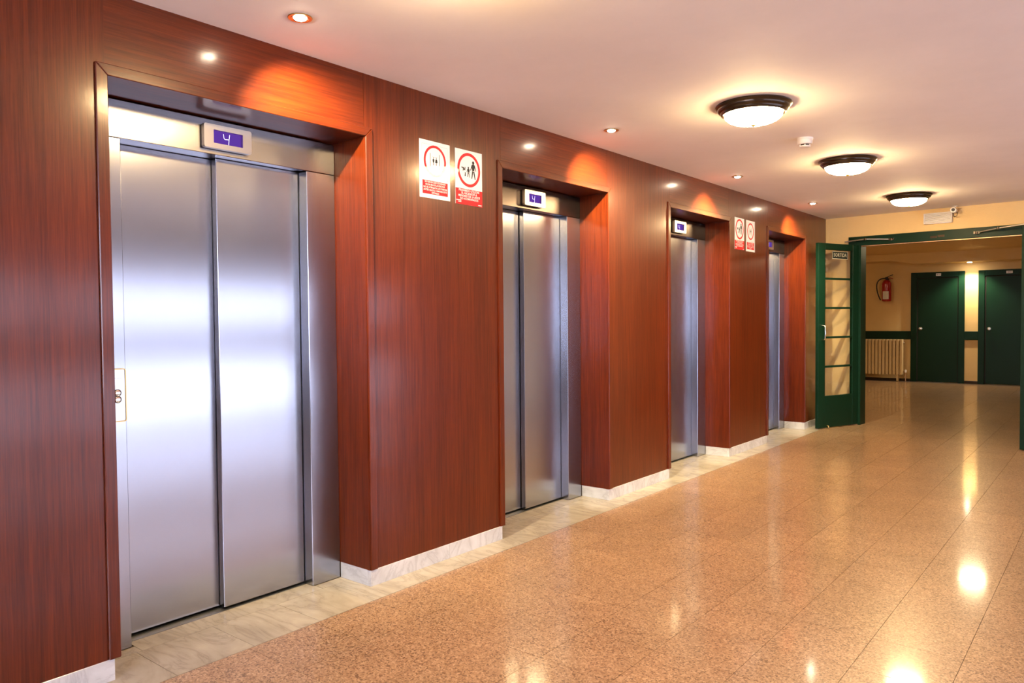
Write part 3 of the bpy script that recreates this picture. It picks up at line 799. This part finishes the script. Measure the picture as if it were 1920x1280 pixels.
def sign_child(y0, y1, z0, z1, label):
    r = empty('warning_sign', (0, (y0 + y1) / 2, z0), label, 'sign', 'lift warning signs')
    P = lambda u, v, x: (x, u, v)
    w, h = y1 - y0, z1 - z0
    MB().prism([(y0, z0), (y1, z0), (y1, z1), (y0, z1)], 0.0003, 0.0022, P).build('sheet', M['paper'], r)
    MB().prism([(y0, z0), (y1, z0), (y1, z0 + h * 0.29), (y0, z0 + h * 0.29)], 0.0022, 0.0028, P).build('text_panel', M['sign_red'], r)
    uc, vc, R = (y0 + y1) / 2, z0 + h * 0.645, w * 0.425
    MB().ring(circle(R, 56, uc, vc), circle(R * 0.83, 56, uc, vc), 0.0022, 0.0028, P).build('prohibition_ring', M['sign_red'], r)
    fig = MB(); k = R
    def poly(pts): fig.prism([(uc + u * k, vc + v * k) for u, v in pts], 0.0022, 0.0027, P)
    def person(cx, base, s):
        q = lambda u, v: (cx + u * s, base + v * s)
        fig.prism(circle(0.105 * s * k, 14, uc + cx * k, vc + (base + 0.90 * s) * k), 0.0022, 0.0027, P)
        poly([q(-0.15, 0.76), q(-0.10, 0.40), q(0.10, 0.40), q(0.15, 0.76), q(0.08, 0.80), q(-0.08, 0.80)])
        poly([q(-0.15, 0.76), q(-0.27, 0.42), q(-0.22, 0.40), q(-0.10, 0.68)])
        poly([q(0.15, 0.76), q(0.10, 0.68), q(0.22, 0.40), q(0.27, 0.42)])
        poly([q(-0.10, 0.40), q(-0.18, -0.10), q(-0.11, -0.10), q(0.0, 0.36)])
        poly([q(0.10, 0.40), q(0.0, 0.36), q(0.14, -0.12), q(0.21, -0.12)])
    person(0.38, -0.38, 0.95); person(-0.05, -0.36, 0.55)
    poly([(-0.62, 0.05), (-0.42, 0.14), (-0.36, 0.02), (-0.34, 0.16), (-0.30, 0.14), (-0.33, -0.06), (-0.44, -0.02), (-0.52, -0.10), (-0.55, -0.06), (-0.50, 0.03)])
    fig.prism(circle(0.05 * k, 12, uc - 0.60 * k, vc + 0.10 * k), 0.0022, 0.0027, P)
    fig.prism(circle(0.04 * k, 12, uc - 0.33 * k, vc - 0.20 * k), 0.0022, 0.0027, P)
    poly([(-0.36, -0.23), (-0.38, -0.38), (-0.29, -0.38), (-0.30, -0.23)])
    fig.build('pictogram', M['sign_black'], r)
    lines = ['PROHIBIDO UTILIZAR', 'EL ASCENSOR A', 'MENORES DE 14 A\u00d1OS', 'NO ACOMPA\u00d1ADOS']
    wd = [0.77, 0.58, 0.81, 0.68]
    for q, t in enumerate(lines):
        vz = z0 + h * (0.262 - 0.050 * q)
        text_mesh(t, 0.0175, lambda x, y, vz=vz: (0.0030, uc + x, vz - 0.001 + y), 'text_line', M['paper'], r, bold=0.0003, width=w * wd[q])
    for q, (u, v, wd_) in enumerate(((y0 + 0.026, z0 + h * 0.066, 0.042), (y0 + 0.034, z0 + h * 0.040, 0.026), (y1 - 0.022, z0 + h * 0.018, 0.030))):
        MB().prism([(u - wd_ / 2, v), (u + wd_ / 2, v), (u + wd_ / 2, v + 0.0045), (u - wd_ / 2, v + 0.0045)], 0.0028, 0.0031, P).build('small_print', M['paper'], r)
sign_lift(2.938, 3.177, 2.031, 2.345, 'big white warning sign with two figures, left sign of the near pair')
sign_child(3.222, 3.454, 2.026, 2.342, 'big red footed sign about unaccompanied children, right of the near pair')
sign_child(7.235, 7.472, 2.030, 2.343, 'small far red footed sign about unaccompanied children, beside the third lift')
sign_lift(7.522, 7.754, 2.027, 2.341, 'small far white lift warning sign, beside the fourth lift')

# ------------------------------------------------------------------ smoke detector
sx, sy = 1.245, 5.450
r = empty('smoke_detector', (sx, sy, CZ), 'white round smoke detector on the ceiling between the first two lamps', 'smoke detector')
MB().lathe([(0.054, 0.0), (0.054, -0.010), (0.051, -0.013), (0.050, -0.036), (0.046, -0.042), (0.036, -0.044)], (sx, sy, CZ), 36).build('base', M['white'], r, smooth=True)
MB().lathe([(0.031, -0.044), (0.031, -0.053)], (sx, sy, CZ), 32).build('vent', M['black'], r, smooth=True)
for q in range(5):
    t = 2 * math.pi * q / 5
    MB().box(sx + 0.0325 * math.cos(t) - 0.003, sx + 0.0325 * math.cos(t) + 0.003, sy + 0.0325 * math.sin(t) - 0.003, sy + 0.0325 * math.sin(t) + 0.003, CZ - 0.054, CZ - 0.044).build('rib', M['white'], r)
MB().lathe([(0.036, -0.053), (0.036, -0.058), (0.030, -0.064), (0.010, -0.066)], (sx, sy, CZ), 32).build('cap', M['white'], r, smooth=True)

# ------------------------------------------------------------------ emergency light and camera above the doorway
r = empty('emergency_light', EW(1.30, 0, 2.43), 'white ribbed emergency light on the end wall above the green lintel', 'emergency light')
box('body', M['white'], r, 1.155, 1.449, -0.032, -0.0005, 2.425, 2.553, 0.006, EW)
for q in range(7):
    z = 2.436 + q * 0.0158
    MB().prism([(-0.032, z), (-0.050, z + 0.003), (-0.050, z + 0.010), (-0.032, z + 0.0135)], 1.168, 1.438, lambda u, v, s_: EW(s_, u, v)).build('rib', M['diffuser'], r)
box('end_cap', M['white'], r, 1.440, 1.450, -0.052, -0.032, 2.428, 2.550, 0.002, EW)
box('end_cap', M['white'], r, 1.154, 1.166, -0.052, -0.032, 2.428, 2.550, 0.002, EW)

r = empty('security_camera', EW(1.50, -0.10, CZ), 'small round security camera hanging beside the emergency light', 'camera')
c = Vector(EW(1.492, -0.14, 2.548))
MB().lathe([(0.030, 0.0), (0.030, -0.007)], EW(1.495, -0.08, CZ), 20).build('bracket', M['white'], r, smooth=True)
MB().tube([EW(1.495, -0.08, CZ - 0.006), EW(1.495, -0.09, CZ - 0.030), c], 0.007).build('arm', M['white'], r, smooth=True)
MB().lathe([(0.024, 0.05), (0.031, 0.045), (0.032, -0.035), (0.029, -0.042), (0.020, -0.043)], c, 28, axis='y').build('body', M['white'], r, smooth=True)
MB().lathe([(0.018, -0.034), (0.018, -0.0435), (0.010, -0.046)], c, 24, axis='y').build('lens', M['black'], r, smooth=True)
cab = [Vector(EW(1.455, -0.004, 2.545)), Vector(EW(1.462, -0.03, 2.50)), Vector(EW(1.485, -0.09, 2.478)), Vector(EW(1.515, -0.10, 2.488)), c + Vector((0.03, 0.03, -0.03)), c + Vector((0.005, 0.045, 0))]
MB().tube(cab, 0.004, 6).build('cable', M['rubber'], r, smooth=True)

# ------------------------------------------------------------------ fire extinguisher on the far wall
ex, ey = -0.890, YF - 0.115
r = empty('fire_extinguisher', (ex, ey, 1.655), 'red fire extinguisher with white label hanging on the far cream wall', 'fire extinguisher')
z = 1.655
MB().lathe([(0.070, z), (0.088, z + 0.012), (0.092, z + 0.03), (0.092, z + 0.36), (0.088, z + 0.39), (0.070, z + 0.425), (0.040, z + 0.448), (0.030, z + 0.452)], (ex, ey, 0), 32).build('cylinder', M['red'], r, smooth=True)
MB().lathe([(0.024, z + 0.450), (0.024, z + 0.475), (0.030, z + 0.478), (0.030, z + 0.505), (0.018, z + 0.512)], (ex, ey, 0), 20).build('valve', M['rubber'], r, smooth=True)
MB().tube([(ex, ey, z + 0.505), (ex + 0.05, ey - 0.01, z + 0.528), (ex + 0.125, ey - 0.01, z + 0.555)], 0.008).build('lever', M['rubber'], r, smooth=True)
MB().tube([(ex, ey, z + 0.490), (ex + 0.07, ey - 0.01, z + 0.492), (ex + 0.125, ey - 0.01, z + 0.465)], 0.008).build('carry_handle', M['red'], r, smooth=True)
pts = []
for q in range(15):
    t = q / 14
    p0, p1, p2, p3 = [Vector(v) for v in ((ex - 0.02, ey - 0.02, z + 0.485), (ex - 0.26, ey - 0.03, z + 0.50), (ex - 0.19, ey - 0.05, z + 0.20), (ex - 0.105, ey - 0.05, z + 0.03))]
    pts.append(p0 * (1 - t) ** 3 + p1 * 3 * t * (1 - t) ** 2 + p2 * 3 * t * t * (1 - t) + p3 * t ** 3)
MB().tube(pts, 0.012).build('hose', M['rubber'], r, smooth=True)
lbm = MB(); vs = []; fs = []
for q in range(9):
    t = math.radians(-128 + 76 * q / 8)
    for zz in (z + 0.045, z + 0.215):
        vs.append((ex + 0.0928 * math.cos(t), ey + 0.0928 * math.sin(t), zz))
for q in range(9):
    t = math.radians(-128 + 76 * q / 8)
    for zz in (z + 0.045, z + 0.215):
        vs.append((ex + 0.0915 * math.cos(t), ey + 0.0915 * math.sin(t), zz))
for q in range(8):
    fs.append((2 * q, 2 * q + 2, 2 * q + 3, 2 * q + 1)); fs.append((18 + 2 * q, 18 + 2 * q + 1, 18 + 2 * q + 3, 18 + 2 * q + 2))
lbm.add(vs, fs); lbm.build('label_sheet', M['paper'], r)
box('wall_hook', M['rubber'], r, ex - 0.02, ex + 0.02, ey + 0.02, YF - 0.0005, z + 0.45, z + 0.475)

# ------------------------------------------------------------------ radiator
rx1 = -0.560; pitch = 0.0672; ns = 17
r = empty('radiator', (rx1 - ns * pitch / 2, YF - 0.14, 0), 'cream sectional radiator under the chair rail', 'radiator')
sec = None
for q in range(ns):
    xc = rx1 - (q + 0.5) * pitch
    if sec is None:
        mb = MB()
        hw = pitch / 2 - 0.0055
        prof = [(-hw, -0.050), (-hw + 0.008, -0.060), (hw - 0.008, -0.060), (hw, -0.050), (hw, 0.050), (hw - 0.008, 0.060), (-hw + 0.008, 0.060), (-hw, 0.050)]
        mb.prism(prof, 0.135, 0.865, lambda u, v, z_: (u, v, z_))
        for zz in (0.20, 0.80):
            mb.lathe([(0.026, -pitch / 2 + 0.0005), (0.026, pitch / 2 - 0.0005)], (0, 0.0, zz), 14, axis='x')
        so = mb.build('radiator_section', M['radiator'], None, bevel=0.004); sec = so.data; bpy.data.objects.remove(so)
    o = bpy.data.objects.new('radiator_section', sec); COL.objects.link(o); o.parent = r
    o.location = Vector((xc, YF - 0.14, 0)) - Vector(r['_origin'])
MB().tube([(rx1, YF - 0.14, 0.20), (rx1 + 0.045, YF - 0.14, 0.20), (rx1 + 0.045, YF - 0.14, 0.0)], 0.011).build('supply_pipe', M['pipe'], r, smooth=True)
MB().lathe([(0.020, -0.02), (0.022, 0.0), (0.022, 0.03), (0.015, 0.04)], (rx1 + 0.045, YF - 0.14, 0.20), 16).build('valve', M['white'], r, smooth=True)
MB().lathe([(0.015, 0.0), (0.015, 0.025)], (rx1, YF - 0.14, 0.80), 14, axis='x').build('bleed_plug', M['satin'], r, smooth=True)
for q in (1, ns - 2):
    xx = rx1 - (q + 0.5) * pitch
    box('foot', M['radiator'], r, xx - 0.02, xx + 0.02, YF - 0.18, YF - 0.10, 0.0, 0.1352)

for o in bpy.data.objects:
    if '_origin' in o.keys():
        del o['_origin']
